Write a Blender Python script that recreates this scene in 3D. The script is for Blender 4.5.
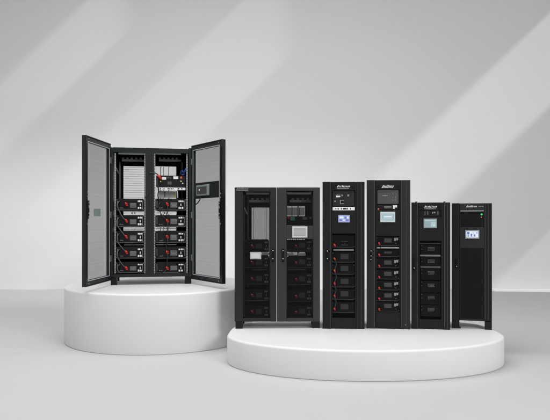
import bpy, bmesh, math, random
from mathutils import Vector, Matrix

S = bpy.context.scene
for o in list(bpy.data.objects):
    bpy.data.objects.remove(o, do_unlink=True)
C = S.collection
R = math.radians
random.seed(7)

# ------------------------------------------------------------------ camera
F, PX0, PY0 = 580.0, 300.0, 222.0          # focal length and principal point, in photo pixels (550 x 420)
H = 1.846                                  # camera height
cd = bpy.data.cameras.new('camera'); cam = bpy.data.objects.new('camera', cd); C.objects.link(cam)
cd.sensor_width = 36.0; cd.lens = F / 550 * 36
cd.shift_x = (275 - PX0) / 550; cd.shift_y = (PY0 - 210) / 550
cd.clip_end = 200
cam.location = (0, 0, H); cam.rotation_euler = (R(90), 0, 0)
S.camera = cam

# ------------------------------------------------------------------ world, lamps, exposure
w = bpy.data.worlds.new('World'); S.world = w; w.use_nodes = True
bg = w.node_tree.nodes['Background']
bg.inputs[0].default_value = (1, 1, 1, 1); bg.inputs[1].default_value = 0.38
S.view_settings.view_transform = 'Standard'; S.view_settings.look = 'None'
S.view_settings.exposure = 0.0; S.view_settings.gamma = 1.0


def area(name, loc, aim, sx, sy, power, spread=180, col=(1, 1, 1), roll=0):
    l = bpy.data.lights.new(name, 'AREA'); l.shape = 'RECTANGLE'; l.size = sx; l.size_y = sy
    l.energy = power; l.spread = R(spread); l.color = col
    o = bpy.data.objects.new(name, l); C.objects.link(o)
    d = Vector(aim) - Vector(loc)
    q = d.to_track_quat('-Z', 'Y')
    o.location = loc; o.rotation_euler = (q.to_matrix() @ Matrix.Rotation(roll, 3, 'Z')).to_euler()
    return o


area('softbox_key', (6.2, -1.5, 5.6), (0.0, 8.5, 0.6), 2.6, 2.6, 490)
area('softbox_top', (-2.2, 6.8, 8.5), (-2.0, 8.0, 0.0), 9, 6, 660)
area('softbox_wall', (-9.5, 10.2, 6.3), (-9.5, 16.0, 0.3), 23, 0.8, 122, spread=58)


def shaft(name, px, py, width, power, spread, up):
    """slanting shaft of light that grazes the back wall through photo point (px, py), 45 degrees down to the left"""
    k = 15.98 / F; d = Vector((-0.717, 0.092, -0.696))
    p = Vector(((px - PX0) * k, 15.98, H - (py - PY0) * k)) - d * up
    p.y = 15.36
    area(name, p, p + d, 0.9, width, power, spread=spread)


shaft('shaft_lamp_upper', 550, 58, 1.85, 9.5, 3.5, 3.5)
shaft('shaft_lamp_lower', 550, 272, 1.7, 4.6, 3.5, 3.5)
shaft('shaft_lamp_middle', 222, 70, 2.0, 4.6, 4, 4.2)
shaft('shaft_lamp_side', 60, 60, 1.4, 4.2, 5, 4.2)

# ------------------------------------------------------------------ materials
def mat(name, col, rough=0.5, metal=0.0, spec=0.5, noise=0.0, scale=40.0, bump=0.0, emit=None, estr=1.0, coat=0.0):
    m = bpy.data.materials.new(name); m.use_nodes = True
    nt = m.node_tree; b = nt.nodes['Principled BSDF']
    b.inputs['Base Color'].default_value = (*col, 1)
    b.inputs['Roughness'].default_value = rough
    b.inputs['Metallic'].default_value = metal
    b.inputs['Specular IOR Level'].default_value = spec
    b.inputs['Coat Weight'].default_value = coat
    if emit:
        b.inputs['Emission Color'].default_value = (*emit, 1)
        b.inputs['Emission Strength'].default_value = estr
    if noise or bump:
        tc = nt.nodes.new('ShaderNodeTexCoord')
        n = nt.nodes.new('ShaderNodeTexNoise'); n.inputs['Scale'].default_value = scale
        n.inputs['Detail'].default_value = 4
        nt.links.new(tc.outputs['Object'], n.inputs['Vector'])
        if noise:
            cr = nt.nodes.new('ShaderNodeMapRange')
            cr.inputs['To Min'].default_value = 1 - noise; cr.inputs['To Max'].default_value = 1 + noise
            nt.links.new(n.outputs['Fac'], cr.inputs['Value'])
            mx = nt.nodes.new('ShaderNodeVectorMath'); mx.operation = 'SCALE'
            mx.inputs[0].default_value = col
            nt.links.new(cr.outputs['Result'], mx.inputs['Scale'])
            nt.links.new(mx.outputs[0], b.inputs['Base Color'])
            rr = nt.nodes.new('ShaderNodeMapRange')
            rr.inputs['To Min'].default_value = max(0, rough - 0.08); rr.inputs['To Max'].default_value = min(1, rough + 0.08)
            nt.links.new(n.outputs['Fac'], rr.inputs['Value']); nt.links.new(rr.outputs['Result'], b.inputs['Roughness'])
        if bump:
            n2 = nt.nodes.new('ShaderNodeTexNoise'); n2.inputs['Scale'].default_value = 900
            nt.links.new(tc.outputs['Object'], n2.inputs['Vector'])
            bp = nt.nodes.new('ShaderNodeBump'); bp.inputs['Strength'].default_value = bump; bp.inputs['Distance'].default_value = 0.001
            nt.links.new(n2.outputs['Fac'], bp.inputs['Height']); nt.links.new(bp.outputs[0], b.inputs['Normal'])
    return m


def see_through(name, col, clear, rough=0.5, tint=(1, 1, 1), gloss=0.0, lines=0.0):
    """perforated sheet or tinted glass: part of the light passes straight through"""
    m = bpy.data.materials.new(name); m.use_nodes = True
    nt = m.node_tree; nt.nodes.clear()
    out = nt.nodes.new('ShaderNodeOutputMaterial')
    p = nt.nodes.new('ShaderNodeBsdfPrincipled'); p.inputs['Base Color'].default_value = (*col, 1); p.inputs['Roughness'].default_value = rough; p.inputs['Specular IOR Level'].default_value = 0.2
    t = nt.nodes.new('ShaderNodeBsdfTransparent'); t.inputs[0].default_value = (*tint, 1)
    mx = nt.nodes.new('ShaderNodeMixShader'); mx.inputs[0].default_value = clear
    if lines:
        tc = nt.nodes.new('ShaderNodeTexCoord'); sp = nt.nodes.new('ShaderNodeSeparateXYZ')
        nt.links.new(tc.outputs['Object'], sp.inputs[0])
        n = nt.nodes.new('ShaderNodeTexNoise'); n.noise_dimensions = '1D'; n.inputs['Scale'].default_value = 38; n.inputs['Detail'].default_value = 3
        nt.links.new(sp.outputs[2], n.inputs['W'])
        mr = nt.nodes.new('ShaderNodeMapRange'); mr.inputs['From Min'].default_value = 0.3; mr.inputs['From Max'].default_value = 0.7
        mr.inputs['To Min'].default_value = clear - lines; mr.inputs['To Max'].default_value = clear + lines
        nt.links.new(n.outputs['Fac'], mr.inputs['Value']); nt.links.new(mr.outputs['Result'], mx.inputs[0])
    nt.links.new(p.outputs[0], mx.inputs[1]); nt.links.new(t.outputs[0], mx.inputs[2])
    nt.links.new(mx.outputs[0], out.inputs[0])
    return m


M = {
    'wall': mat('wall_paint', (0.74, 0.74, 0.745), 0.85, noise=0.012, scale=0.8),
    'floor': mat('floor_paint', (0.555, 0.555, 0.558), 0.6, noise=0.012, scale=1.2, spec=0.3),
    'podium': mat('podium_white', (0.80, 0.80, 0.80), 0.5, noise=0.01, scale=3, spec=0.35),
    'black': mat('black_powder_coat', (0.0095, 0.0095, 0.010), 0.42, spec=0.22, noise=0.10, scale=30, bump=0.05),
    'teal': mat('dark_slate_coat', (0.013, 0.017, 0.018), 0.40, spec=0.3, noise=0.10, scale=25, bump=0.05),
    'grey': mat('charcoal_powder_coat', (0.019, 0.019, 0.0195), 0.45, spec=0.25, noise=0.10, scale=30, bump=0.05),
    'mid': mat('graphite_coat', (0.032, 0.032, 0.033), 0.42, spec=0.3, noise=0.08, scale=25, bump=0.05),
    'void': mat('matt_black_inside', (0.004, 0.004, 0.0045), 0.7, spec=0.2),
    'module': mat('module_black', (0.005, 0.0052, 0.0055), 0.5, spec=0.25, noise=0.1, scale=40),
    'line': mat('panel_gap_black', (0.004, 0.004, 0.004), 0.8),
    'rail': mat('zinc_rail', (0.50, 0.52, 0.52), 0.4, metal=0.6, noise=0.15, scale=30),
    'tray': mat('cable_tray_grey', (0.16, 0.17, 0.17), 0.5, noise=0.1, scale=30),
    'steel': mat('bright_steel', (0.75, 0.75, 0.76), 0.25, metal=0.9),
    'galv': mat('galvanised_back', (0.62, 0.62, 0.62), 0.45, metal=0.15, noise=0.12, scale=8),
    'white': mat('white_print', (0.80, 0.80, 0.80), 0.5),
    'greyp': mat('grey_print', (0.22, 0.22, 0.22), 0.5),
    'dimp': mat('faint_print', (0.085, 0.085, 0.085), 0.5),
    'plate': mat('label_plate', (0.060, 0.063, 0.062), 0.45),
    'red': mat('red_plug', (0.62, 0.035, 0.030), 0.35),
    'orange': mat('orange_plug', (0.62, 0.09, 0.03), 0.35),
    'reddim': mat('red_plug_dimmed', (0.30, 0.03, 0.045), 0.45),  # plug red darkened in its colour for the dimness behind the door mesh
    'cable': mat('grey_cable', (0.10, 0.10, 0.10), 0.4),
    'cableb': mat('black_cable', (0.012, 0.012, 0.012), 0.35),
    'blue': mat('blue_cable', (0.03, 0.09, 0.35), 0.4),
    'green': mat('green_label', (0.10, 0.38, 0.22), 0.5),
    'gasket': mat('door_gasket', (0.42, 0.45, 0.48), 0.5),
    'yellow': mat('yellow_tag', (0.75, 0.72, 0.25), 0.5),
    'device': mat('device_grey_green', (0.22, 0.27, 0.26), 0.35),
    'screenoff': mat('screen_grey', (0.42, 0.42, 0.42), 0.2, spec=0.6),
    'bezel': mat('screen_bezel', (0.25, 0.26, 0.27), 0.4),
    'bezelw': mat('pale_screen_bezel', (0.60, 0.63, 0.65), 0.4),
    'edgelight': mat('edge_highlight_grey', (0.075, 0.075, 0.078), 0.35, spec=0.4),  # lighter grey that paints the highlight lines on the column edges
    'lcdblue': mat('lcd_blue', (0.02, 0.02, 0.05), 0.2, emit=(0.36, 0.42, 0.82), estr=0.9),
    'lcdcyan': mat('lcd_pale_cyan', (0.05, 0.06, 0.06), 0.2, emit=(0.50, 0.66, 0.70), estr=0.75),
    'lcdteal': mat('lcd_teal', (0.05, 0.06, 0.06), 0.2, emit=(0.30, 0.42, 0.46), estr=0.8),
    'lcdwhite': mat('lcd_white', (0.05, 0.05, 0.06), 0.2, emit=(0.74, 0.80, 0.98), estr=1.0),
    'lcddark': mat('lcd_graphic', (0.02, 0.02, 0.04), 0.2, emit=(0.20, 0.27, 0.60), estr=0.7),
    'lcdlight': mat('lcd_graphic_light', (0.05, 0.05, 0.06), 0.2, emit=(0.85, 0.88, 1.0), estr=0.9),
    'led': mat('green_led', (0.0, 0.1, 0.03), 0.3, emit=(0.02, 0.75, 0.16), estr=1.1),
    'ledo': mat('amber_led', (0.1, 0.05, 0.03), 0.3, emit=(0.9, 0.35, 0.15), estr=0.35),
    'mesh': see_through('perforated_door_mesh', (0.04, 0.039, 0.039), 0.64, 0.6, lines=0.010),
    'backmesh': see_through('perforated_back_sheet', (0.30, 0.30, 0.30), 0.84, 0.6),
    'dmesh': see_through('dark_perforated_mesh', (0.003, 0.003, 0.003), 0.62, 0.7),
    'glass': see_through('smoked_glass', (0.003, 0.003, 0.003), 0.80, 0.3),
    'solidmesh': mat('black_perforated_sheet', (0.0045, 0.0045, 0.005), 0.6, spec=0.15),
}

# ------------------------------------------------------------------ mesh helpers
class MB:
    def __init__(s):
        s.bm = bmesh.new(); s.mats = []

    def mi(s, m):
        if m not in s.mats: s.mats.append(m)
        return s.mats.index(m)

    def box(s, x0, x1, y0, y1, z0, z1, m, bev=0.0):
        b = bmesh.new(); bmesh.ops.create_cube(b, size=1.0)
        for v in b.verts:
            v.co = Vector(((x0 + x1) / 2 + v.co.x * abs(x1 - x0), (y0 + y1) / 2 + v.co.y * abs(y1 - y0), (z0 + z1) / 2 + v.co.z * abs(z1 - z0)))
        if bev:
            bmesh.ops.bevel(b, geom=b.edges[:], offset=min(bev, 0.45 * min(abs(x1 - x0), abs(y1 - y0), abs(z1 - z0))), segments=2, affect='EDGES', profile=0.5)
        s.merge(b, m)

    def merge(s, b, m, smooth=False):
        k = s.mi(m); mp = {}
        for v in b.verts: mp[v] = s.bm.verts.new(v.co)
        for f in b.faces:
            g = s.bm.faces.new([mp[v] for v in f.verts]); g.material_index = k; g.smooth = smooth
        b.free()

    def tube(s, pts, r, m, n=8):
        pts = [Vector(p) for p in pts]; b = bmesh.new(); rings = []
        for i, p in enumerate(pts):
            t = (pts[min(i + 1, len(pts) - 1)] - pts[max(i - 1, 0)]).normalized()
            a = t.cross(Vector((0, 1, 0.01)))
            if a.length < 1e-4: a = t.cross(Vector((1, 0, 0)))
            a.normalize(); c = t.cross(a)
            rings.append([b.verts.new(p + a * r * math.cos(2 * math.pi * j / n) + c * r * math.sin(2 * math.pi * j / n)) for j in range(n)])
        for u, v in zip(rings, rings[1:]):
            for j in range(n): b.faces.new([u[j], u[(j + 1) % n], v[(j + 1) % n], v[j]])
        b.faces.new(rings[0][::-1]); b.faces.new(rings[-1])
        bmesh.ops.recalc_face_normals(b, faces=b.faces[:])
        s.merge(b, m, True)

    def cyl(s, x, y0, y1, z, r, m, n=20):
        """short cylinder along y"""
        s.tube([(x, y0, z), (x, y0 + (y1 - y0) * 0.15, z), (x, y1, z)], r, m, n)

    def prism(s, poly, y0, y1, m):
        """polygon in x,z extruded along y"""
        b = bmesh.new()
        a = [b.verts.new((p[0], y0, p[1])) for p in poly]; c = [b.verts.new((p[0], y1, p[1])) for p in poly]
        n = len(poly); b.faces.new(a); b.faces.new(c[::-1])
        for i in range(n): b.faces.new([a[i], a[(i + 1) % n], c[(i + 1) % n], c[i]])
        bmesh.ops.recalc_face_normals(b, faces=b.faces[:])
        s.merge(b, m)

    def build(s, name, parent=None, label=None):
        me = bpy.data.meshes.new(name)
        s.bm.normal_update(); s.bm.to_mesh(me); s.bm.free()
        for m in s.mats: me.materials.append(M[m])
        o = bpy.data.objects.new(name, me); C.objects.link(o)
        if parent: o.parent = parent
        if label: o['label'] = label
        return o


def curve_pts(ctrl, n=14):
    """Catmull-Rom through control points"""
    P = [Vector(p) for p in ctrl]; P = [P[0] * 2 - P[1]] + P + [P[-1] * 2 - P[-2]]
    out = []
    for i in range(1, len(P) - 2):
        for k in range(n):
            t = k / n
            out.append(0.5 * ((2 * P[i]) + (P[i + 1] - P[i - 1]) * t + (2 * P[i - 1] - 5 * P[i] + 4 * P[i + 1] - P[i + 2]) * t * t + (3 * P[i] - P[i - 1] - 3 * P[i + 1] + P[i + 2]) * t ** 3))
    return out + [P[-2]]


# ------------------------------------------------------------------ setting: floor, wall, podiums
WALL_Y = F * H / (289 - PY0)
m = MB(); m.box(-30, 30, -8, WALL_Y, -0.2, 0, 'floor'); o = m.build('floor'); o['kind'] = 'structure'
m = MB(); m.box(-30, 30, WALL_Y, WALL_Y + 0.3, -0.2, 16, 'wall'); o = m.build('backdrop_wall'); o['kind'] = 'structure'


def podium(cx, cy, a, bf, bb, h, back_pow, label, n=160):
    b = bmesh.new()
    prof = [(0.012, 0.0), (0.004, 0.006), (0.0, 0.014)]
    r = 0.030
    prof += [(0.0, h - r)] + [(r - r * math.cos(R(k)), h - r + r * math.sin(R(k))) for k in (18, 36, 54, 72, 90)] + [(r + 0.03, h)]
    rings = []
    for ins, z in prof:
        ring = []
        for i in range(n):
            t = 2 * math.pi * i / n; c_, s_ = math.cos(t), math.sin(t)
            if s_ < 0: x, y = (a - ins) * c_, (bf - ins) * s_
            else:
                p = 2.0 / back_pow
                x, y = (a - ins) * math.copysign(abs(c_) ** p, c_), (bb - ins) * abs(s_) ** p
            ring.append(b.verts.new((x, y, z)))
        rings.append(ring)
    for u, v in zip(rings, rings[1:]):
        for i in range(n):
            f = b.faces.new([u[i], u[(i + 1) % n], v[(i + 1) % n], v[i]]); f.smooth = True
    b.faces.new(rings[-1]); b.faces.new(rings[0][::-1])
    me = bpy.data.meshes.new('podium'); b.to_mesh(me); b.free(); me.materials.append(M['podium'])
    o = bpy.data.objects.new('podium', me); C.objects.link(o); o.location = (cx, cy, 0)
    o['label'] = label; o['category'] = 'podium'; o['group'] = 'white display podiums'
    return o


YR, HR = 7.73, H - 1.486
YL, HL = 9.40, H - 1.000
podium((161.5 - PX0) / F * YL, YL, 91 / F * YL, 1.38, 1.38, HL, 2.0, 'tall round white podium carrying the open cabinet')
podium((364.6 - PX0) / F * YR, YR, 137 / F * YR, 1.035, 1.05, HR, 4.0, 'low wide white podium carrying the row of five closed cabinets')


# ------------------------------------------------------------------ cabinets
class Cab:
    """a cabinet whose own frame has x to the right, y into its depth, z up; traced from photo pixels on planes of known depth"""
    def __init__(s, name, pxc, base, ztop, turn, label, cat, group=None):
        s.Y = F * (H - ztop) / (base - PY0)
        s.O = Vector(((pxc - PX0) / F * s.Y, s.Y, ztop)); s.pxc = pxc
        s.th = turn
        s.ax = Vector((math.cos(turn), math.sin(turn), 0)); s.ay = Vector((-math.sin(turn), math.cos(turn), 0))
        r = bpy.data.objects.new(name, None); C.objects.link(r); r.empty_display_size = 0.3
        r.location = s.O; r.rotation_euler = (0, 0, turn)
        r['label'] = label; r['category'] = cat
        if group: r['group'] = group
        s.root = r

    def loc(s, px, py, d=0.0):
        dr = Vector(((px - PX0) / F, 1, -(py - PY0) / F)); c = Vector((0, 0, H))
        t = (d - (c - s.O).dot(s.ay)) / dr.dot(s.ay)
        p = c + dr * t - s.O
        return p.dot(s.ax), p.z

    def box(s, mb, x0, x1, y0, y1, d0, d1, m, bev=0.0):
        ym, xm = (y0 + y1) / 2, (x0 + x1) / 2
        X0, X1 = s.loc(x0, ym, d0)[0], s.loc(x1, ym, d0)[0]
        Z0, Z1 = s.loc(xm, y0, d0)[1], s.loc(xm, y1, d0)[1]
        mb.box(X0, X1, d0, d1, Z1, Z0, m, bev)

    def part(s, name, boxes, parent=None, label=None):
        mb = MB()
        for b in boxes: s.box(mb, *b)
        return mb.build(name, parent or s.root, label)

    def parts(s, name, boxes, parent=None):
        for b in boxes: s.part(name, [b], parent)

    def pt(s, px, py, d):
        x, z = s.loc(px, py, d); return Vector((x, d, z))

    def body(s, x0, x1, y0, y1, depth, m, front, bottom_z=None, back=True):
        """hollow carcass, open in front, plus the fixed front pieces"""
        mb = MB(); X0, X1 = s.loc(x0, (y0 + y1) / 2, 0)[0], s.loc(x1, (y0 + y1) / 2, 0)[0]
        Z0 = s.loc((x0 + x1) / 2, y1, 0)[1] if bottom_z is None else bottom_z
        Z1 = s.loc((x0 + x1) / 2, y0, 0)[1]; t = 0.02; e = 0.03
        mb.box(X0, X0 + t, e, depth, Z0, Z1, m, 0.003); mb.box(X1 - t, X1, e, depth, Z0, Z1, m, 0.003)
        mb.box(X0 + t, X1 - t, e, depth, Z1 - t, Z1 - 0.001, m); mb.box(X0 + t, X1 - t, e, depth, Z0 + 0.001, Z0 + t, m)
        if back: mb.box(X0 + t, X1 - t, depth - t, depth - 0.001, Z0 + t, Z1 - t, 'void')
        for b in front: s.box(mb, *b)
        s.X0, s.X1, s.Z0, s.Z1, s.depth = X0, X1, Z0, Z1, depth
        return mb.build('body', s.root)


def wordmark(c, x0, x1, y0, y1, d, parent, m='bezelw', sub=True):
    """small slanted white wordmark, too fine to read: leaning strokes with a swept first letter and a line of small print"""
    mb = MB(); n = 9; h = y1 - y0; w = (x1 - x0) / n
    ybase = y0 + h * (0.55 if sub else 0.95)
    rnd = random.Random(int(x0 * 10))
    for i in range(n):
        xa = x0 + i * w + 0.5; ht = (ybase - y0) * (1.0 if i in (0, 3, 4) else 0.8)
        sl = 0.35 * ht
        P = [(xa - sl * 0.2 - (0.7 if i == 0 else 0), ybase), (xa + w * 0.42, ybase), (xa + w * 0.42 + sl, ybase - ht), (xa + sl, ybase - ht)]
        mb.prism([c.loc(*p, d) for p in P], d, d + 0.002, m)
        P = [(xa + w * 0.3, ybase - ht * 0.35), (xa + w * 0.95, ybase - ht * 0.35), (xa + w * 0.95, ybase - ht * 0.6), (xa + w * 0.3, ybase - ht * 0.6)]
        if rnd.random() < 0.8: mb.prism([c.loc(*p, d) for p in P], d + 0.0005, d + 0.002, m)
    if sub:
        for i in range(11):
            xa = x0 + i * (x1 - x0) / 11
            c.box(mb, xa, xa + (x1 - x0) / 11 * rnd.uniform(0.55, 0.9), y0 + h * 0.72, y1, d + 0.0005, d + 0.002, 'greyp')
    return mb.build('logo', parent)


def print_rows(c, mb, x0, x1, y0, y1, d, rows, m):
    rnd = random.Random(int(x0 * 31 + y0 * 17)); h = (y1 - y0) / rows
    for r in range(rows):
        x = x0 + rnd.uniform(0, 0.5)
        while x < x1 - 0.4:
            l = rnd.uniform(0.5, 1.6)
            c.box(mb, x, min(x + l, x1), y0 + r * h + h * 0.15, y0 + r * h + h * 0.7, d, d + 0.0015, m); x += l + 0.3


def battery_module(c, x0, x1, y0, y1, d, depth, red, lab, ports, brackets=True, bright='white', txt='greyp', redm='red', tail=True):
    """slide-in battery: face plate with ears, red power plug, printed label, port block, bracket handles"""
    mb = MB()
    c.box(mb, x0 + 1.2, x1 - 1.2, y0, y1, d, d + depth, 'module', 0.003)
    c.box(mb, x0, x1, y0 + 0.4, y1 - 0.4, d - 0.004, d, 'module', 0.002)
    c.box(mb, x0 + 1.0, x1 - 1.0, y1 - 1.2, y1 - 0.9, d - 0.006, d - 0.003, 'tray')
    for yy in (y0 + 1.2, y1 - 1.6):
        for xx in (x0 + 0.6, x1 - 0.6):
            X, Z = c.loc(xx, yy, d); mb.cyl(X, d - 0.007, d, Z, 0.004, 'steel', 8)
    o = mb.build('battery_module', c.root)
    h = y1 - y0
    if brackets:
        for xx in (x0 + 1.8, x1 - 1.6):
            k = MB(); a = c.pt(xx, y0 + h * 0.2, d); b = c.pt(xx, y1 - h * 0.25, d); e = Vector((0, -0.03, 0))
            k.tube([a, a + e, a + e * 1.1 + (b - a) * 0.05, b + e * 1.1 - (b - a) * 0.05, b + e, b], 0.0055, 'tray', 6)
            k.build('handle', o)
    rx, ry, rs = red
    k = MB(); X, Z = c.loc(rx, ry, d - 0.02); q = rs * c.Y / F
    k.cyl(X, d - 0.030, d, Z, q * 0.95, redm, 14)
    k.tube([(X + q * 0.2, d - 0.030, Z - q * 0.2), (X - q * 0.1, d - 0.042, Z + q * 0.3), (X - q * 0.7, d - 0.046, Z + q * 1.0)], q * 0.55, redm, 10)
    if tail: k.tube([(X + q, d - 0.012, Z - q * 0.9), (X + q * 0.4, d - 0.03, Z - q * 1.1), (X - q * 0.2, d - 0.02, Z - q * 1.0)], q * 0.45, redm, 8)
    k.build('plug', o)
    if brackets:
        for i in range(3):
            xa = x0 + 4.0 + i * 1.2 + random.uniform(0, 0.3)
            c.part('indicator_lamp', [(xa, xa + 0.6, y1 - 3.3 + random.uniform(-0.3, 0.2), y1 - 2.6, d - 0.006, d - 0.004, 'greyp')], o)
    if lab:
        k = MB(); c.box(k, lab[0], lab[1], lab[2], lab[3], d - 0.006, d - 0.004, 'plate')
        print_rows(c, k, lab[0] + 0.4, lab[1] - 0.4, lab[2] + 0.3, lab[3] - 0.3, d - 0.0075, 4, txt)
        k.build('info_label', o)
    if ports:
        a, b, t, bt = ports; k = MB(); hh = bt - t
        c.box(k, a, b, t, bt, d - 0.010, d - 0.004, 'void', 0.001)
        for f0, f1 in ((0.08, 0.24), (0.70, 0.90)):
            x = a + 0.4
            while x < b - 0.8:
                l = random.uniform(0.9, 1.9); c.box(k, x, min(x + l, b - 0.2), t + hh * f0 + random.uniform(0, 0.25), t + hh * f1, d - 0.0125, d - 0.010, bright); x += l + random.uniform(0.25, 0.7)
        c.box(k, (a + b) / 2 - 0.4, (a + b) / 2 + 0.4, t + hh * 0.4, t + hh * 0.62, d - 0.0125, d - 0.010, bright)
        k.build('port_block', o)
    return o


def turn_to_camera(pxc, k): return -math.atan((pxc - PX0) / F) * k


# ================================================================== open double cabinet on the tall podium
c = Cab('battery_cabinet', 151, 284.6, HL, turn_to_camera(151, 0.75),
        'open black double cabinet with both doors swung wide on the tall podium', 'battery cabinet')
A = c
c.body(110.4, 191.6, 148, 277, 0.80, 'teal', [
    (110.4, 113.2, 148, 277, 0, 0.05, 'teal', 0.004), (188.6, 191.6, 148, 277, 0, 0.05, 'teal', 0.004),
    (113.2, 188.6, 148, 152.6, 0.001, 0.05, 'teal', 0.004), (113.2, 188.6, 273.8, 277, 0.001, 0.05, 'teal', 0.004),
    (145.6, 153.8, 152.6, 273.8, 0.002, 0.05, 'teal', 0.004), (148.9, 149.4, 153.5, 273, -0.001, 0.003, 'line'),
], back=False)
for x0, x1 in ((110.6, 116.6), (184.6, 191.4)):
    mb = MB(); X0, X1 = c.loc(x0, 280, 0)[0], c.loc(x1, 280, 0)[0]
    mb.box(X0, X1, 0.01, 0.11, 0.0, c.Z0, 'black', 0.004); mb.build('leg', c.root)
    mb = MB(); mb.box(X0 + (0.0 if x0 < 150 else 0.02), X0 + (0.05 if x0 < 150 else 0.07), 0.68, 0.78, 0.0, c.Z0, 'black', 0.004); mb.build('leg', c.root)
# rack rails with punched holes
for x0, x1 in ((114.4, 115.8), (144.2, 145.5), (154.0, 155.2), (186.4, 187.8)):
    mb = MB(); c.box(mb, x0, x1, 153, 273.5, 0.055, 0.075, 'rail', 0.002)
    for k in range(44):
        y = 155 + k * 2.7; c.box(mb, (x0 + x1) / 2 - 0.25, (x0 + x1) / 2 + 0.25, y, y + 0.8, 0.053, 0.056, 'line')
    mb.build('rack_rail', c.root)
for x0, x1 in ((119.2, 120.4), (181.5, 182.5)):
    c.part('rack_rail', [(x0, x1, 162, 268, 0.55, 0.57, 'tray')])
# back: black sheets round perforated doors that let the pale backdrop through
def back(c, d, top, bot, panes, x0, x1, m):
    mb = MB(); L = c.loc((x0 + x1) / 2, top, d)[1]
    xs = [c.X0 + 0.021] + [c.loc(v, 200, d)[0] for p in panes for v in p[:2]] + [c.X1 - 0.021]
    zt, zb = c.Z1 - 0.021, c.Z0 + 0.021
    for i in range(0, len(xs), 2):
        if xs[i + 1] > xs[i]: mb.box(xs[i], xs[i + 1], d, d + 0.02, zb, zt, 'void')
    for i, p in enumerate(panes):
        zz = c.loc((p[0] + p[1]) / 2, p[2], d)[1]; z2 = c.loc((p[0] + p[1]) / 2, p[3], d)[1]
        mb.box(xs[2 * i + 1], xs[2 * i + 2], d + 0.001, d + 0.02, zz, zt, 'void'); mb.box(xs[2 * i + 1], xs[2 * i + 2], d + 0.001, d + 0.02, zb, z2, 'void')
    mb.build('back_frame', c.root)
    for i, p in enumerate(panes):
        mb = MB(); z2 = c.loc((p[0] + p[1]) / 2, p[3], d)[1]; zz = c.loc((p[0] + p[1]) / 2, p[2], d)[1]
        mb.box(xs[2 * i + 1], xs[2 * i + 2], d + 0.008, d + 0.010, z2, zz, m)
        if p[4] == 'slats':
            for k in range(26): c.box(mb, p[0] + 0.1, p[1] - 0.1, p[2] + 1.0 + k * 2.3, p[2] + 1.22 + k * 2.3, d + 0.004, d + 0.007, 'galv')
        else:
            for x, w_ in p[5]: c.box(mb, x, x + w_, p[2] + 0.3, p[3] - 0.3, d + 0.004, d + 0.007, 'tray')
        mb.build('back_panel', c.root)


back(c, 0.74, 165, 272, [(123.4, 147.5, 166.2, 231, 'slats'), (154.5, 176.2, 166.4, 231, 'bars', ((160.3, 0.8), (163.4, 0.5), (168.4, 0.7)))], 111, 191, 'backmesh')
# roof trays with cable cut-outs
for x0, x1 in ((118, 145), (155, 181)):
    c.part('cable_tray', [(x0 + 0.2, x1, 152.7, 154.4, 0.12, 0.14, 'rail', 0.002)]); mb = MB()
    c.box(mb, x0 + 4, x1, 159.4, 161.4, 0.40, 0.42, 'tray', 0.002)
    for k in range(5): c.box(mb, x0 + 4 + k * (x1 - x0 - 5) / 5, x0 + 6 + k * (x1 - x0 - 5) / 5, 157.6, 159.6, 0.41, 0.43, 'tray')
    mb.build('cable_tray', c.root)
mb = MB(); a = c.pt(115.8, 168, 0.10); b = c.pt(118.6, 173.5, 0.30); mb.tube([a, b], 0.012, 'tray', 6); mb.build('brace', c.root)
rows = [(198.6, 211.0, 204.0), (215.0, 227.4, 220.7), (231.0, 243.4, 236.6), (246.6, 259.0, 252.0), (262.0, 273.6, 268.0)]
for i, (t, b, ry) in enumerate(rows):
    battery_module(c, 115.9, 144.2, t, b, 0.055, 0.50, (126.2, ry, 1.35), (129.8, 136.4, t + 4.2, b - 3.0), (137.4, 143.0, t + 1.0, b - 1.2))
for i, (t, b, ry) in enumerate(rows):
    battery_module(c, 155.3, 186.4, t, b, 0.055, 0.50, (167.2, ry, 1.35), (170.3, 177.2, t + 3.6, b - 3.2), (178.2, 183.6, t + 1.0, b - 1.2))
# strips between the modules, coloured like the bright backdrop seen through the gaps
for x0, x1, y0, y1, mm in ((124.0, 144.0, 211.9, 214.2, 'galv'), (124, 144, 228.6, 229.6, 'tray'), (124, 144, 244.6, 245.2, 'tray'), (156, 176.5, 211.7, 214.1, 'galv'), (156, 176.5, 228.3, 229.2, 'tray'), (156, 176.5, 244.4, 245.0, 'tray')):
    mb = MB(); c.box(mb, x0, x1, y0, y1, 0.062, 0.075, mm)
    for x in (x0 + (x1 - x0) * 0.38, x0 + (x1 - x0) * 0.52): c.box(mb, x, x + 0.9, y0 + 0.1, y1 - 0.1, 0.060, 0.062, 'module')
    mb.build('pale_gap_strip', c.root)
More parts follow.
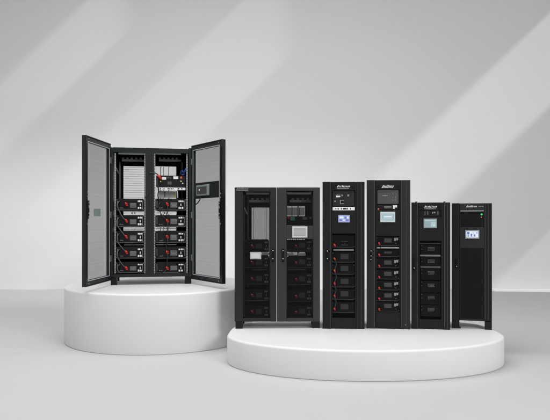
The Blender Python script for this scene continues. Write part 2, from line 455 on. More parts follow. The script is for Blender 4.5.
# control unit above the right hand modules
mb = MB(); c.box(mb, 156.2, 185.6, 175.6, 187.0, 0.050, 0.50, 'module', 0.003)
o = mb.build('control_unit', c.root)
k = MB(); X, Z = c.loc(159.8, 177.6, 0.03); k.tube([(X + 0.02, 0.05, Z - 0.02), (X, 0.01, Z + 0.005), (X - 0.035, 0.0, Z + 0.04)], 0.019, 'red', 10); k.build('plug', o)
for x0, x1, y0, y1, mm in ((162.0, 166.2, 177.2, 179.6, 'white'), (173.4, 178.2, 176.4, 179.0, 'white'), (180.3, 182.0, 176.6, 178.6, 'orange'), (160.2, 161.2, 181.0, 182.0, 'yellow'), (180.4, 181.6, 180.7, 181.8, 'yellow'), (182.2, 183.3, 182.8, 183.9, 'white')):
    c.part('marking', [(x0, x1, y0, y1, 0.046, 0.050, mm)], o)
k = MB()
for x0, x1, y0, y1 in ((167.4, 169, 177, 178.4), (169.6, 171.4, 177.4, 178.6), (167.5, 171.6, 181.5, 184.5)): c.box(k, x0, x1, y0, y1, 0.046, 0.050, 'plate')
k.build('port_block', o)
mb = MB(); c.box(mb, 156.0, 185.4, 187.6, 190.0, 0.045, 0.060, 'white', 0.002)
for x in (160, 163.5, 167.5, 169.3, 171.2, 173.2, 177.5, 181.2): c.box(mb, x, x + random.uniform(0.7, 2.0), 188.2, 189.3, 0.043, 0.045, 'module')
mb.build('cable_manager', c.root)
mb = MB(); c.box(mb, 159, 176, 191.2, 197.6, 0.30, 0.32, 'galv', 0.003); c.box(mb, 164.2, 165.4, 191.4, 197.4, 0.297, 0.30, 'tray'); c.box(mb, 174.0, 175.6, 193.5, 197.0, 0.295, 0.30, 'yellow')
mb.build('duct_cover', c.root)
# cables
for pts, r, mm in (
    ([(149.0, 172.8, 0.0), (154.5, 172.9, -0.01), (157.5, 174.5, 0.0), (159.3, 177.0, 0.02)], 0.009, 'cableb'),
    ([(157.8, 178, 0.02), (157.6, 184, 0.0), (158.6, 190, 0.0), (158.0, 196, 0.02), (160, 202, 0.03)], 0.010, 'cableb'),
    ([(173.5, 189, 0.05), (176.6, 190.5, 0.03), (177.6, 193, 0.05), (177.8, 198, 0.08)], 0.007, 'white'),
    ([(182.5, 170.5, 0.2), (184.0, 172.6, 0.12), (185.2, 170.0, 0.06), (186.2, 168.5, 0.055)], 0.012, 'blue'),
    ([(180.5, 174.5, 0.2), (181.8, 171.0, 0.16), (184.4, 174.0, 0.14), (182.0, 174.8, 0.12)], 0.012, 'blue')):
    mb = MB(); mb.tube(curve_pts([c.pt(*p) for p in pts]), r, mm); mb.build('cable', c.root)
mb = MB(); mb.tube(curve_pts([c.pt(*p) for p in [(144.8, 197.6, -0.005), (146.5, 196.0, -0.02), (148.0, 193.0, -0.012)]]), 0.008, 'cableb'); mb.build('cable', c.root)
for (t, b, ry), (t2, b2, ry2) in zip(rows, rows[1:]):
    j = lambda q: random.uniform(-q, q)
    mb = MB(); mb.tube(curve_pts([c.pt(*p) for p in [(119.2, t + 2.5, 0.045), (117.2 + j(0.6), t + 6 + j(0.8), 0.0), (118.0 + j(0.9), b - 1 + j(0.7), -0.005), (121.5 + j(0.8), t2 + 1.5 + j(0.6), 0.0), (125.2, ry2 - 0.6, 0.02)]]), 0.0065, 'cable'); mb.build('cable', c.root)
    mb = MB(); mb.tube(curve_pts([c.pt(*p) for p in [(167.4, ry + 1.6, 0.02), (167.4 + j(0.9), (ry + ry2) / 2 - 2, -0.01), (166.8 + j(0.9), (ry + ry2) / 2 + 2, -0.01), (167.2, ry2 - 1.6, 0.02)]]), 0.008, 'cableb'); mb.build('cable', c.root)
mb = MB(); mb.tube(curve_pts([c.pt(*p) for p in [(119.4, 264.5, 0.045), (117.2, 267.0, 0.0), (118.2, 271, 0.0), (121.0, 273.2, 0.03)]]), 0.0065, 'cable'); mb.build('cable', c.root)
mb = MB(); mb.tube(curve_pts([c.pt(*p) for p in [(166.5, 269.5, 0.02), (164.5, 271.5, 0.0), (161, 273.0, 0.01), (157.6, 273.4, 0.03)]]), 0.0065, 'cableb'); mb.build('cable', c.root)
mb = MB(); mb.tube(curve_pts([c.pt(*p) for p in [(160, 202, 0.03), (158.8, 206, 0.0), (160.5, 213, 0.0), (166.2, 219.6, 0.02)]]), 0.007, 'cableb'); mb.build('cable', c.root)


def open_door(c, hx, ox, d, side, zlo, zhi):
    """door standing open: hinge at pixel hx on the front plane, free edge at pixel ox, d metres nearer the camera.
    side = +1 when the inner face (the one seen) lies on the door's own +y side"""
    hX = c.loc(hx, 215, -0.004)[0]
    Hh = c.O + c.ax * hX + c.ay * (-0.004)
    Yo = Hh.y - d; Xo = (ox - PX0) / F * Yo
    u = Vector((Xo - Hh.x, Yo - Hh.y)); W = u.length
    ang = math.atan2(u.y, u.x) - c.th
    g = side; t = 0.045
    def bx(mb, x0, x1, y0, y1, z0, z1, m, bev=0.0):
        ya, yb = sorted((g * y0, g * y1)); mb.box(x0, x1, ya, yb, z0, z1, m, bev)
    mb = MB(); a, b_, tr = 0.075, 0.105, 0.085
    bx(mb, 0.0, a, -t, 0, zlo, zhi, 'teal', 0.004); bx(mb, W - b_, W, -t, 0, zlo, zhi, 'teal', 0.004)
    bx(mb, a, W - b_, -t, -0.001, zhi - tr, zhi, 'teal', 0.004); bx(mb, a, W - b_, -t, -0.001, zlo, zlo + tr, 'teal', 0.004)
    # folded lip round the free edge and along the rails
    bx(mb, W - 0.014, W, 0, 0.018, zlo, zhi, 'teal', 0.002)
    bx(mb, 0.03, W - 0.014, 0, 0.016, zhi - 0.012, zhi, 'teal', 0.002); bx(mb, 0.03, W - 0.014, 0, 0.016, zlo, zlo + 0.012, 'teal', 0.002)
    dr = mb.build('door', c.root); dr.location = (hX, -0.004, 0); dr.rotation_euler = (0, 0, ang)
    mb = MB(); bx(mb, a, W - b_, -t * 0.6, -t * 0.55, zlo + tr, zhi - tr, 'mesh'); mb.build('mesh_panel', dr)
    mb = MB(); q = 0.010
    x0, x1, z0, z1 = a - 0.012, W - b_ + 0.012, zlo + tr - 0.012, zhi - tr + 0.012
    bx(mb, x0, x0 + q, 0, 0.006, z0, z1, 'gasket'); bx(mb, x1 - q, x1, 0, 0.006, z0, z1, 'gasket')
    bx(mb, x0 + q, x1 - q, 0, 0.006, z0, z0 + q, 'gasket'); bx(mb, x0 + q, x1 - q, 0, 0.006, z1 - q, z1, 'gasket')
    mb.build('gasket', dr)
    for zf in (0.16, 0.48, 0.88):
        z = zlo + (zhi - zlo) * zf
        mb = MB(); bx(mb, 0.008, 0.030, 0.0, 0.012, z - 0.05, z + 0.05, 'tray', 0.003)
        for dz in (-0.03, 0.03): bx(mb, 0.014, 0.024, 0.012, 0.016, z + dz - 0.006, z + dz + 0.006, 'steel')
        mb.build('hinge', dr)
    zm = (zlo + zhi) / 2 + 0.02
    mb = MB(); bx(mb, W - 0.060, W - 0.036, 0, 0.014, zlo + 0.12, zhi - 0.12, 'black', 0.003)
    bx(mb, W - 0.075, W - 0.022, 0.014, 0.034, zm - 0.13, zm + 0.13, 'black', 0.004)
    for dz, sz in ((-0.20, 0.012), (-0.105, 0.020), (-0.05, 0.010), (0.045, 0.022), (0.10, 0.012), (0.19, 0.010), (0.25, 0.010)):
        bx(mb, W - 0.06, W - 0.04, 0.034 if abs(dz) < 0.13 else 0.014, 0.040 if abs(dz) < 0.13 else 0.020, zm + dz - sz, zm + dz + sz, 'steel', 0.003)
    mb.build('lock', dr)
    for z in (zlo + 0.035, zhi - 0.035):
        mb = MB(); bx(mb, W - b_ - 0.02, W - b_ - 0.006, 0, 0.008, z - 0.008, z + 0.008, 'steel', 0.003); mb.build('catch', dr)
    return dr, W, bx, a, b_


zl, zh = c.Z0 - 0.040, c.Z1 + 0.045
dL, W, bx, a, b_ = open_door(c, 110.9, 85.0, 0.98, +1, zl, zh)
mb = MB(); zc = c.loc(100, 213, 0)[1]; bx(mb, W * 0.44, W * 0.64, -0.02, 0.006, zc - 0.055, zc + 0.055, 'device', 0.004); mb.build('display_housing', dL)
dR, W, bx, a, b_ = open_door(c, 191.2, 223.0, 0.80, -1, zl, zh)
zc = c.loc(200, 191.5, 0)[1]
mb = MB(); bx(mb, a - 0.004, W - b_ + 0.004, -0.02, -0.004, zc - 0.125, zc + 0.125, 'teal', 0.003); mb.build('cross_band', dR)
mb = MB(); x0, x1 = W * 0.22, W * 0.60
bx(mb, x0, x1, -0.004, 0.03, zc - 0.085, zc + 0.085, 'device', 0.010)
bx(mb, x0 + 0.04, x1 - 0.04, 0.03, 0.036, zc - 0.055, zc + 0.055, 'plate', 0.003)
bx(mb, x0 + 0.11, x0 + 0.14, 0.036, 0.042, zc - 0.008, zc + 0.020, 'white', 0.003)
for xx in (x0 + 0.014, x1 - 0.022):
    for zz in (-0.07, 0.06): bx(mb, xx, xx + 0.012, 0.03, 0.036, zc + zz, zc + zz + 0.012, 'steel', 0.002)
mb.build('controller_box', dR)
mb = MB(); mb.tube(curve_pts([(W * 0.34, -0.02, zc - 0.085), (W * 0.33, -0.025, zc - 0.15), (W * 0.24, -0.02, zc - 0.20), (W * 0.10, -0.01, zc - 0.24)]), 0.008, 'cableb'); mb.build('cable', dR)

# ================================================================== closed double cabinet
GRP = 'closed cabinets in a row on the low podium'
c = Cab('battery_cabinet', 277.3, 328.6, HR, turn_to_camera(277.3, 0.85),
        'wide charcoal double cabinet on short legs, two doors with see-through mesh', 'battery cabinet', GRP)
c.body(234.6, 320.0, 187.4, 321.6, 0.50, 'grey', [], back=False)
for x0, x1 in ((235.4, 242.6), (312.8, 320.0)):
    X0, X1 = c.loc(x0, 325, 0)[0], c.loc(x1, 325, 0)[0]
    for d0, d1 in ((0.01, 0.10), (0.39, 0.48)):
        mb = MB(); mb.box(X0, X1, d0, d1, 0.0, c.Z0, 'black', 0.004); mb.build('leg', c.root)


def frame(c, x0, x1, y0, y1, wx0, wx1, holes, d0, d1, m, bev=0.003):
    """a door leaf x0..x1,y0..y1 with openings wx0..wx1 at the given (top, bottom) pairs, as separate rails butted end to end"""
    L = [(x0, wx0, y0, y1, d0, d1, m, bev), (wx1, x1, y0, y1, d0, d1, m, bev)]
    ys = [y0] + [v for h in holes for v in h] + [y1]
    for i in range(0, len(ys), 2): L.append((wx0, wx1, ys[i], ys[i + 1], d0 + 0.0015, d1, m, bev))
    return L


dl = c.part('door', frame(c, 234.6, 276.1, 187.4, 321.6, 242.8, 270.2, [(191.6, 318.0)], 0.0, 0.028, 'grey'))
c.part('mesh_panel', [(242.6, 270.4, 191.4, 318.2, 0.012, 0.014, 'dmesh')], dl)
dr = c.part('door', frame(c, 277.2, 320.0, 187.4, 321.6, 286.4, 313.2, [(190.8, 225.6), (239.0, 318.0)], 0.0, 0.028, 'mid'))
c.part('mesh_panel', [(286.2, 313.4, 190.6, 225.8, 0.012, 0.014, 'dmesh'), (286.2, 313.4, 238.8, 318.2, 0.012, 0.014, 'dmesh')], dr)
c.part('door_gap_light_strip', [(276.3, 277.0, 187.8, 321.2, 0.010, 0.026, 'rail')])  # pale strip added for the bright line in the gap between the doors
wordmark(c, 236.6, 248.0, 187.9, 190.8, -0.003, dl, 'greyp')
c.part('display', [(250.0, 261.2, 252.0, 259.2, 0.004, 0.020, 'screenoff', 0.003), (251.0, 260.2, 253.2, 258.0, 0.002, 0.005, 'galv')], dl)
c.part('display', [(292.2, 307.4, 226.4, 237.6, -0.006, 0.003, 'galv', 0.004), (293.6, 306.0, 228.2, 236.0, -0.0075, -0.005, 'screenoff', 0.001), (291.6, 292.2, 226.6, 237.6, -0.004, 0.003, 'line'),
                    (294.0, 305.6, 228.6, 229.0, -0.0085, -0.007, 'bezel'), (294.0, 305.6, 235.0, 235.3, -0.0085, -0.007, 'bezel')], dr)
mb = MB()
for i in range(8): c.box(mb, 288.6 + i * 2.1, 289.8 + i * 2.1 + (i % 3) * 0.3, 238.9, 239.9, -0.001, 0.002, 'greyp')
mb.build('marking', dr)
for x0, par in ((271.8, dl), (281.8, dr)):
    mb = MB(); c.box(mb, x0, x0 + 2.4, 249.0, 262.0, -0.022, 0.0, 'void', 0.006)
    for yy in (250.6, 258.8):
        X, Z = c.loc(x0 + 1.2, yy, -0.026); mb.cyl(X, -0.030, -0.02, Z, 0.007, 'steel', 10)
    mb.build('handle', par)
# inside: left bay
back(c, 0.46, 205, 318, [(251.6, 271.5, 207.6, 258, 'bars', ((253.4, 0.4), (266.0, 0.4))), (285.5, 305, 206, 258, 'bars', ((291.6, 0.8), (297.4, 1.4)))], 235, 320, 'backmesh')
for x0, x1 in ((246.2, 269.8), (286.6, 311)):
    c.part('cable_tray', [(x0, x1, 192.4, 194.4, 0.06, 0.08, 'rail', 0.002)])
    mb = MB(); c.box(mb, x0 + 3.0, x1, 199.8, 202.4, 0.25, 0.27, 'rail', 0.002)
    for k in range(4): c.box(mb, x0 + 5 + k * 5, x0 + 7.5 + k * 5, 198.2, 199.9, 0.26, 0.28, 'rail')
    mb.build('cable_tray', c.root)
for x0, x1 in ((243.6, 244.5), (247.4, 248.6), (269.2, 270.2), (286.4, 287.2), (312.2, 313.2)):
    c.part('rack_rail', [(x0, x1, 195, 317, 0.07 if x0 != 247.4 else 0.30, 0.085 if x0 != 247.4 else 0.315, 'tray')])
mb = MB(); mb.tube([c.pt(244.2, 208, 0.05), c.pt(247.0, 214, 0.16)], 0.012, 'rail', 6); mb.build('brace', c.root)
for ry in (246.0, 262.2, 278.6, 295.2, 311.6):
    battery_module(c, 244.6, 269.0, ry - 6.2, ry + 6.4, 0.065, 0.30, (252.4, ry, 1.35), (256, 262, ry - 2.5, ry + 2.5), (264.2, 268.4, ry - 5.4, ry + 5.2), False, 'greyp', 'dimp', 'reddim')
for ry in (245.8, 262.4, 279.2, 295.8, 311.8):
    battery_module(c, 287.2, 312.2, ry - 6.2, ry + 6.4, 0.065, 0.30, (296.4, ry + 0.4, 1.35), (299, 305, ry - 3.0, ry + 2.0), (306.8, 311.6, ry - 5.4, ry + 4.6), False, 'greyp', 'dimp', 'reddim')
for x0, x1, y0, y1 in ((262, 269, 252.8, 254.8), (252, 267, 269.6, 270.2), (287.2, 293.6, 253.2, 255.6), (298.0, 305.6, 253.2, 255.6), (287.2, 305.6, 269.4, 270.0)):  # pale strips stand in for backdrop light glimpsed between modules
    c.part('pale_gap_strip', [(x0, x1, y0, y1, 0.050, 0.062, 'galv' if y1 - y0 > 1 else 'tray')])
o = c.part('control_unit', [(287.0, 312.2, 216.2, 225.4, 0.06, 0.36, 'module', 0.003)])
k = MB(); X, Z = c.loc(288.6, 218, 0.05); k.cyl(X, 0.03, 0.06, Z, 0.018, 'red', 12); k.build('plug', o)
c.parts('port_block', [(290.4, 294.8, 216.8, 220.4, 0.055, 0.060, 'green'), (302.6, 307, 217.2, 219.6, 0.055, 0.060, 'tray'), (309.6, 311.4, 217, 219, 0.055, 0.06, 'tray'), (288, 289, 221, 222, 0.055, 0.06, 'tray')], o)
mb = MB(); c.box(mb, 286.8, 304.6, 207.6, 215.4, 0.10, 0.12, 'galv', 0.003)
for x in (291.6, 297.4, 298.8): c.box(mb, x, x + 0.9, 207.9, 215.1, 0.097, 0.10, 'tray')
mb.build('duct_cover', c.root)
c.parts('marking', [(287, 290.6, 192.2, 194.0, 0.055, 0.058, 'rail'), (309.6, 311.2, 192, 193.2, 0.055, 0.058, 'rail')])


# ================================================================== slim cabinets
def slim_body(c, x0, x1, y0, y1, in0, in1, m, mside, plinth):
    c.body(x0, x1, y0, y1, 0.50, m, [
        (x0, in0, y0, y1, 0.004, 0.045, mside, 0.006), (in1, x1, y0, y1, 0.004, 0.045, mside, 0.006),
        (x0 + (in0 - x0) * 0.45, x0 + (in0 - x0) * 0.45 + 0.35, y0 + 1, y1 - 1, 0.0025, 0.01, 'line'),
        (in1 + (x1 - in1) * 0.50, in1 + (x1 - in1) * 0.50 + 0.35, y0 + 1, y1 - 1, 0.0025, 0.01, 'line'),
        (in0 - 0.55, in0 - 0.25, y0 + 0.8, y1 - 0.8, 0.0025, 0.01, 'edgelight'), (in1 + 0.25, in1 + 0.55, y0 + 0.8, y1 - 0.8, 0.0025, 0.01, 'edgelight'),  # thin pale strips as painted highlights beside the door
        (in1 + (x1 - in1) * 0.50 + 0.45, in1 + (x1 - in1) * 0.50 + 0.7, y0 + 1, y1 - 1, 0.0025, 0.01, 'edgelight'),
    ], bottom_z=0.0 if plinth else None)


def slim_handle(c, x, y0, y1, par, dots=()):
    mb = MB(); c.box(mb, x, x + 1.5, y0, y1, -0.020, 0.004, 'void', 0.005)
    for yy in dots:
        X, Z = c.loc(x + 0.75, yy, -0.024); mb.cyl(X, -0.028, -0.018, Z, 0.0065, 'steel', 10)
    mb.build('handle', par)


def lcd(c, x0, x1, y0, y1, par, bez, face, gfx, b=0.8, name='screen'):
    mb = MB(); c.box(mb, x0 - b, x1 + b, y0 - b, y1 + b, -0.010, 0.004, bez, 0.003)
    c.box(mb, x0, x1, y0, y1, -0.0115, -0.009, face)
    for g in gfx: c.box(mb, x0 + g[0] * (x1 - x0), x0 + g[1] * (x1 - x0), y0 + g[2] * (y1 - y0), y0 + g[3] * (y1 - y0), -0.0125, -0.0115, g[4])
    return mb.build(name, par)


def gap_dots(c, x, ys, d, par=None):
    mb = MB()
    for y in ys:
        X, Z = c.loc(x, y, d); mb.cyl(X, d - 0.004, d, Z, 0.006, 'tray', 8)
    return mb.build('rivet', par or c.root)


# ---- second from the left: blue screen
c = Cab('battery_cabinet', 343.5, 329.0, HR, turn_to_camera(343.5, 0.9),
        'tall black slim cabinet with a small bright blue screen and orange-red plugs', 'battery cabinet', GRP)
slim_body(c, 322.5, 364.6, 181.8, 329.0, 330.8, 356.6, 'black', 'black', True)
d = c.part('door', frame(c, 331.1, 356.3, 181.9, 328.4, 332.2, 355.2, [(190.4, 211.2), (233.6, 318.0)], 0.006, 0.034, 'black'))
wordmark(c, 337.0, 349.6, 185.2, 189.0, 0.003, d)
c.parts('vent', [(332.0, 335.2, 186.4, 188.6, 0.004, 0.008, 'void'), (351.4, 354.8, 186.4, 188.6, 0.004, 0.008, 'void')], d)
c.part('glass_panel', [(332.0, 355.4, 233.4, 318.2, 0.016, 0.018, 'glass')], d)
lcd(c, 338.6, 349.4, 215.4, 222.0, d, 'bezel', 'lcdblue', [(0.08, 0.45, 0.15, 0.45, 'lcdlight'), (0.55, 0.72, 0.2, 0.5, 'lcddark'), (0.78, 0.92, 0.15, 0.5, 'lcdlight'), (0.08, 0.3, 0.6, 0.85, 'lcddark'), (0.4, 0.6, 0.62, 0.8, 'lcdlight'), (0.68, 0.92, 0.6, 0.85, 'lcddark')], 0.5)
slim_handle(c, 326.6, 249.6, 261.4, c.root, (251, 258.6))
u = c.part('power_unit', [(332.4, 355.0, 190.6, 206.4, 0.030, 0.33, 'module', 0.003), (332.9, 354.6, 191.0, 206.0, 0.026, 0.031, 'grey', 0.002)])
mb = MB()
for i in range(4): c.box(mb, 336.0 + i * 1.1, 336.9 + i * 1.1, 195.6, 197.2, 0.022, 0.026, 'white')
for i in range(4): c.box(mb, 336.0 + i * 1.1, 336.9 + i * 1.1, 193.9, 194.9, 0.022, 0.026, 'dimp')
c.box(mb, 341.4, 343.0, 194.6, 196.2, 0.022, 0.026, 'greyp'); c.box(mb, 347.4, 349.2, 194.4, 196.4, 0.022, 0.026, 'greyp')
c.box(mb, 334.2, 335.8, 200.6, 202.0, 0.022, 0.026, 'greyp')
mb.build('marking', u)
c.part('port_block', [(340.0, 340.7, 200.2, 204.0, 0.021, 0.026, 'greyp'), (340.7, 343.8, 200.2, 200.8, 0.021, 0.026, 'greyp'), (340.7, 343.8, 203.3, 204.0, 0.021, 0.026, 'greyp'), (340.7, 343.6, 200.8, 203.3, 0.024, 0.026, 'void')], u)
mb = MB(); c.box(mb, 332.6, 354.8, 207.0, 210.4, 0.020, 0.06, 'white', 0.002)
for x in (335.5, 337.6, 341, 343.0, 344.6, 346.6, 350.0): c.box(mb, x, x + random.uniform(0.7, 1.6), 208.0, 209.4, 0.018, 0.02, 'void')
mb.build('terminal_strip', c.root)
battery_module(c, 332.2, 354.8, 235.0, 248.2, 0.045, 0.30, (334.6, 245.0, 1.1), None, (341.0, 348.2, 240.6, 246.0), False, 'dimp', redm='red')
c.part('shelf_bar', [(333.4, 353.8, 249.2, 250.8, 0.020, 0.04, 'rail', 0.002)])
for i, ry in enumerate((258.6, 270.6, 283.4, 295.8, 308.8)):
    battery_module(c, 332.2, 354.8, ry - 6.6, ry + 4.6, 0.045, 0.30, (334.6, ry, 0.95), (340.6, 348.4, ry - 4.6, ry + 0.6), None, False, 'greyp', 'dimp', 'orange' if i < 2 else 'red')
mb = MB(); mb.tube(curve_pts([c.pt(*p) for p in [(334.6, 258.6, 0.02), (336.2, 264, 0.03), (334.8, 270.6, 0.02), (336.2, 277, 0.03), (334.6, 283.4, 0.02), (336, 290, 0.03), (334.6, 295.8, 0.02), (336, 302, 0.03), (334.6, 308.8, 0.02)]]), 0.006, 'cable'); mb.build('cable', c.root)

# ---- middle: pale cyan screen, tallest
c = Cab('battery_cabinet', 388.5, 329.0, HR, turn_to_camera(388.5, 0.9),
        'tallest slim charcoal cabinet with a pale cyan screen, between two black slim cabinets', 'battery cabinet', GRP)
slim_body(c, 366.6, 410.4, 180.0, 329.0, 375.0, 400.8, 'black', 'grey', True)
d = c.part('door', frame(c, 375.3, 400.5, 180.1, 328.4, 376.6, 399.4, [(189.4, 210.0), (235.8, 312.2)], 0.006, 0.034, 'black'))
wordmark(c, 382.0, 393.0, 184.8, 188.0, 0.003, d, sub=False)
c.parts('vent', [(376.2, 379.6, 185.6, 187.8, 0.004, 0.008, 'void'), (396.4, 399.4, 185.6, 187.8, 0.004, 0.008, 'void')], d)
c.part('glass_panel', [(376.4, 399.6, 235.6, 312.4, 0.016, 0.018, 'glass')], d)
lcd(c, 381.4, 394.2, 212.8, 221.2, d, 'bezelw', 'lcdcyan', [(0.10, 0.92, 0.12, 0.18, 'lcdteal'), (0.10, 0.92, 0.82, 0.88, 'lcdteal'), (0.08, 0.12, 0.12, 0.88, 'lcdteal'), (0.90, 0.94, 0.12, 0.88, 'lcdteal'), (0.22, 0.8, 0.40, 0.52, 'lcdwhite')], 1.0)
slim_handle(c, 370.2, 249.6, 261.4, c.root, (251, 256, 259.6))
u = c.part('power_unit', [(376.8, 399.2, 189.6, 204.2, 0.030, 0.33, 'module', 0.003), (377.4, 398.6, 190.0, 203.8, 0.026, 0.031, 'plate', 0.002)])
mb = MB()
for i in range(4):
    c.box(mb, 382.6 + i * 1.3, 383.6 + i * 1.3, 193.4, 194.6, 0.022, 0.026, 'dimp'); c.box(mb, 382.6 + i * 1.3, 383.6 + i * 1.3, 195.0, 196.2, 0.022, 0.026, 'greyp')
for x, y in ((392.6, 193.6), (392.6, 197.2), (392.4, 199.8), (395.2, 197.0), (395.2, 199.2)): c.box(mb, x, x + 0.6, y, y + 0.8, 0.022, 0.026, 'greyp')
mb.build('marking', u)
u = c.part('battery_module', [(376.8, 399.2, 204.6, 209.8, 0.028, 0.33, 'module', 0.003)])
k = MB(); print_rows(c, k, 384, 391.4, 206.0, 208.6, 0.025, 2, 'greyp'); k.build('info_label', u)
c.parts('port_block', [(393.0, 394.8, 205.2, 208.8, 0.024, 0.028, 'white'), (395.2, 397.0, 205.2, 207.4, 0.024, 0.028, 'white')], u)
k = MB(); X, Z = c.loc(378.4, 209.2, 0.02); k.cyl(X, 0.012, 0.03, Z, 0.013, 'orange', 10); k.build('plug', u)


def cab3_module(ry, t, b, sq=True):
    o = battery_module(c, 376.6, 399.2, t, b, 0.045, 0.30, (379.2, ry, 1.0), (384.0, 391.8, t + 1.8, b - 4.0), None, False, 'white', 'greyp')
    if sq: c.parts('port_block', [(394.2, 395.8, t + 1.6, t + 4.4, 0.037, 0.041, 'white', 0.001), (396.3, 398.2, t + 1.4, t + 3.8, 0.037, 0.041, 'white', 0.001), (395.6, 396.4, t + 6.6, t + 7.6, 0.037, 0.041, 'greyp')], o)


cab3_module(243.4, 236.4, 246.6)
c.part('shelf_bar', [(376.8, 380.2, 247.2, 248.4, 0.020, 0.04, 'white', 0.002), (380.8, 399.0, 247.2, 248.4, 0.020, 0.04, 'white', 0.002)])
cab3_module(254.8, 249.6, 257.6, False)
for ry in (265.8, 277.0, 288.0, 298.6, 309.2): cab3_module(ry, ry - 7.2, ry + 3.0)
mb = MB()
X, Z = c.loc(405.6, 325, 0.0); mb.cyl(X, -0.004, 0.006, Z, 0.008, 'tray', 10); mb.build('rivet', c.root)

# ---- fourth: shorter, dull teal screen
c = Cab('battery_cabinet', 430.6, 329.4, HR, turn_to_camera(430.6, 0.9),
        'shorter black slim cabinet with a dull teal screen, beside the green-lit one', 'battery cabinet', GRP)
slim_body(c, 411.4, 450.2, 202.4, 329.4, 417.8, 444.0, 'black', 'black', True)
d = c.part('door', frame(c, 418.1, 443.7, 202.5, 328.6, 419.6, 441.2, [(209.8, 216.8), (240.8, 319.4)], 0.006, 0.034, 'black'))
wordmark(c, 424.4, 436.6, 205.6, 209.2, 0.003, d)
c.parts('vent', [(418.8, 422.4, 206.4, 208.4, 0.004, 0.008, 'void'), (437.8, 441.0, 206.4, 208.4, 0.004, 0.008, 'void')], d)
c.part('glass_panel', [(419.4, 441.4, 240.6, 319.6, 0.016, 0.018, 'glass')], d)
lcd(c, 424.4, 436.2, 219.4, 227.4, d, 'bezel', 'lcdteal', [(0.05, 0.95, 0.05, 0.2, 'lcdcyan'), (0.55, 0.95, 0.3, 0.9, 'lcdcyan'), (0.78, 0.86, 0.68, 0.82, 'lcdlight')], 0.8)
slim_handle(c, 413.4, 258.0, 271.0, c.root, (268.0,))
u = c.part('power_unit', [(419.8, 441.0, 210.0, 216.6, 0.026, 0.33, 'module', 0.003)])
c.parts('port_block', [(424.4, 425.6, 211.2, 215.0, 0.022, 0.026, 'plate'), (427, 428.4, 211, 215, 0.022, 0.026, 'plate'), (432.0, 433.0, 212.0, 213.6, 0.022, 0.026, 'greyp'), (433.6, 435.4, 211.8, 213.2, 0.022, 0.026, 'greyp'), (437, 438.6, 211.2, 214.8, 0.022, 0.026, 'plate')], u)
c.part('shelf_bar', [(420.0, 440.8, 243.0, 244.2, 0.022, 0.04, 'plate', 0.002)])
c.part('shelf_bar', [(420.2, 440.6, 254.8, 256.4, 0.020, 0.04, 'rail', 0.002)])
c.part('shelf_bar', [(420.6, 440.6, 266.2, 268.0, 0.020, 0.04, 'tray', 0.002)])


def dark_module(t, b, yl):
    mb = MB(); c.box(mb, 420.6, 440.8, t, b, 0.045, 0.34, 'module', 0.003); o = mb.build('battery_module', c.root)
    k = MB(); print_rows(c, k, 427.6, 434.6, yl - 1.6, yl + 2.2, 0.041, 3, 'greyp'); k.build('info_label', o)
    k = MB()
    for y in (yl + 0.6, yl - 3.0):
        X, Z = c.loc(421.8, y, 0.04); k.cyl(X, 0.034, 0.045, Z, 0.007, 'tray', 8)
    k.build('knob', o)


dark_module(245.0, 254.4, 248.6); dark_module(257.0, 265.8, 261.0)
for yl in (272.6, 285.2, 297.4, 309.4): dark_module(yl - 4.2, yl + 7.2, yl)
for px in (416.2, 444.4):
    mb = MB(); X = c.loc(px, 202, 0.06)[0]; mb.tube([(X, 0.06, c.Z1), (X, 0.06, c.Z1 + 0.016)], 0.014, 'tray', 10); mb.build('lifting_bolt', c.root)

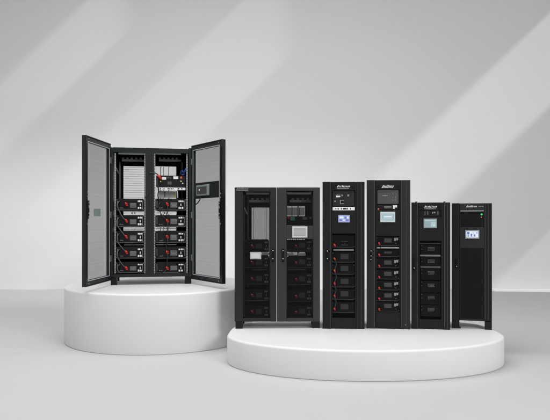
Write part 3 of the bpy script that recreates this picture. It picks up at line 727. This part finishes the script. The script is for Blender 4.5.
# ---- right end: green lamp, arched foot
c = Cab('power_cabinet', 472.0, 329.2, HR, turn_to_camera(472.0, 0.95),
        'right-end black cabinet with a green lamp, white-blue screen and a gap between its feet', 'power cabinet', GRP)
c.body(451.8, 492.0, 203.2, 321.2, 0.50, 'black', [
    (451.8, 459.4, 203.2, 321.2, 0.004, 0.045, 'black', 0.006), (484.8, 492.0, 203.2, 321.2, 0.004, 0.045, 'black', 0.006), (485.0, 485.3, 204, 320.5, 0.0025, 0.01, 'edgelight'), (488.2, 488.5, 204, 320.5, 0.0025, 0.01, 'edgelight'),
    (455.4, 455.7, 204, 320.5, 0.0025, 0.01, 'line'), (487.8, 488.1, 204, 320.5, 0.0025, 0.01, 'line')])
for x0, x1 in ((451.8, 459.4), (484.8, 492.0)):
    X0, X1 = c.loc(x0, 325, 0)[0], c.loc(x1, 325, 0)[0]
    for d0, d1 in ((0.008, 0.09), (0.40, 0.49)):
        rear = 0.045 if d0 > 0.1 else 0.0
        mb = MB(); mb.box(X0 + (rear if x0 > 460 else 0), X1 - (rear if x0 < 460 else 0), d0, d1, 0.0, c.Z0, 'black', 0.004)
        if x0 < 460 and d0 < 0.1: mb.box(X1, X1 + 0.018, d0, d1, 0.0, 0.018, 'black', 0.003)
        mb.build('leg', c.root)
d = c.part('door', frame(c, 459.6, 484.6, 203.3, 320.4, 460.4, 483.8, [(211.6, 227.2), (248.2, 319.0)], 0.006, 0.034, 'grey'))
wordmark(c, 466.4, 476.4, 205.4, 207.4, 0.003, d, sub=False)
k = MB(); print_rows(c, k, 478.0, 483.6, 206.0, 207.2, 0.003, 1, 'greyp'); k.build('marking', d)
c.part('trim_line', [(460.4, 483.8, 210.6, 211.3, 0.003, 0.007, 'rail', 0.001)], d)
c.part('front_panel', [(460.2, 484.0, 211.4, 227.4, 0.014, 0.03, 'solidmesh')], d)
mb = MB(); c.box(mb, 460.2, 484.0, 248.0, 319.2, 0.014, 0.03, 'solidmesh')
for i in range(13): c.box(mb, 461.8 + i * 1.75, 461.95 + i * 1.75, 248.6, 318.6, 0.0125, 0.014, 'module')
mb.build('mesh_panel', d)
lcd(c, 466.4, 478.2, 231.2, 237.6, d, 'bezel', 'lcdwhite', [(0.06, 0.26, 0.1, 0.5, 'lcddark'), (0.10, 0.2, 0.55, 0.9, 'lcddark'), (0.36, 0.5, 0.4, 0.85, 'lcddark'), (0.56, 0.64, 0.2, 0.45, 'lcdblue'), (0.62, 0.76, 0.5, 0.85, 'lcddark'), (0.82, 0.94, 0.15, 0.4, 'lcdblue')], 1.2)
mb = MB(); X, Z = c.loc(481.6, 214.4, 0.01); mb.cyl(X, 0.002, 0.014, Z, 0.013, 'led', 14); mb.build('indicator_lamp', d)
mb = MB(); X, Z = c.loc(481.4, 217.2, 0.01); mb.cyl(X, 0.006, 0.014, Z, 0.009, 'ledo', 12); mb.build('indicator_lamp', d)
slim_handle(c, 455.8, 259.6, 268.0, c.root, (266.4,))
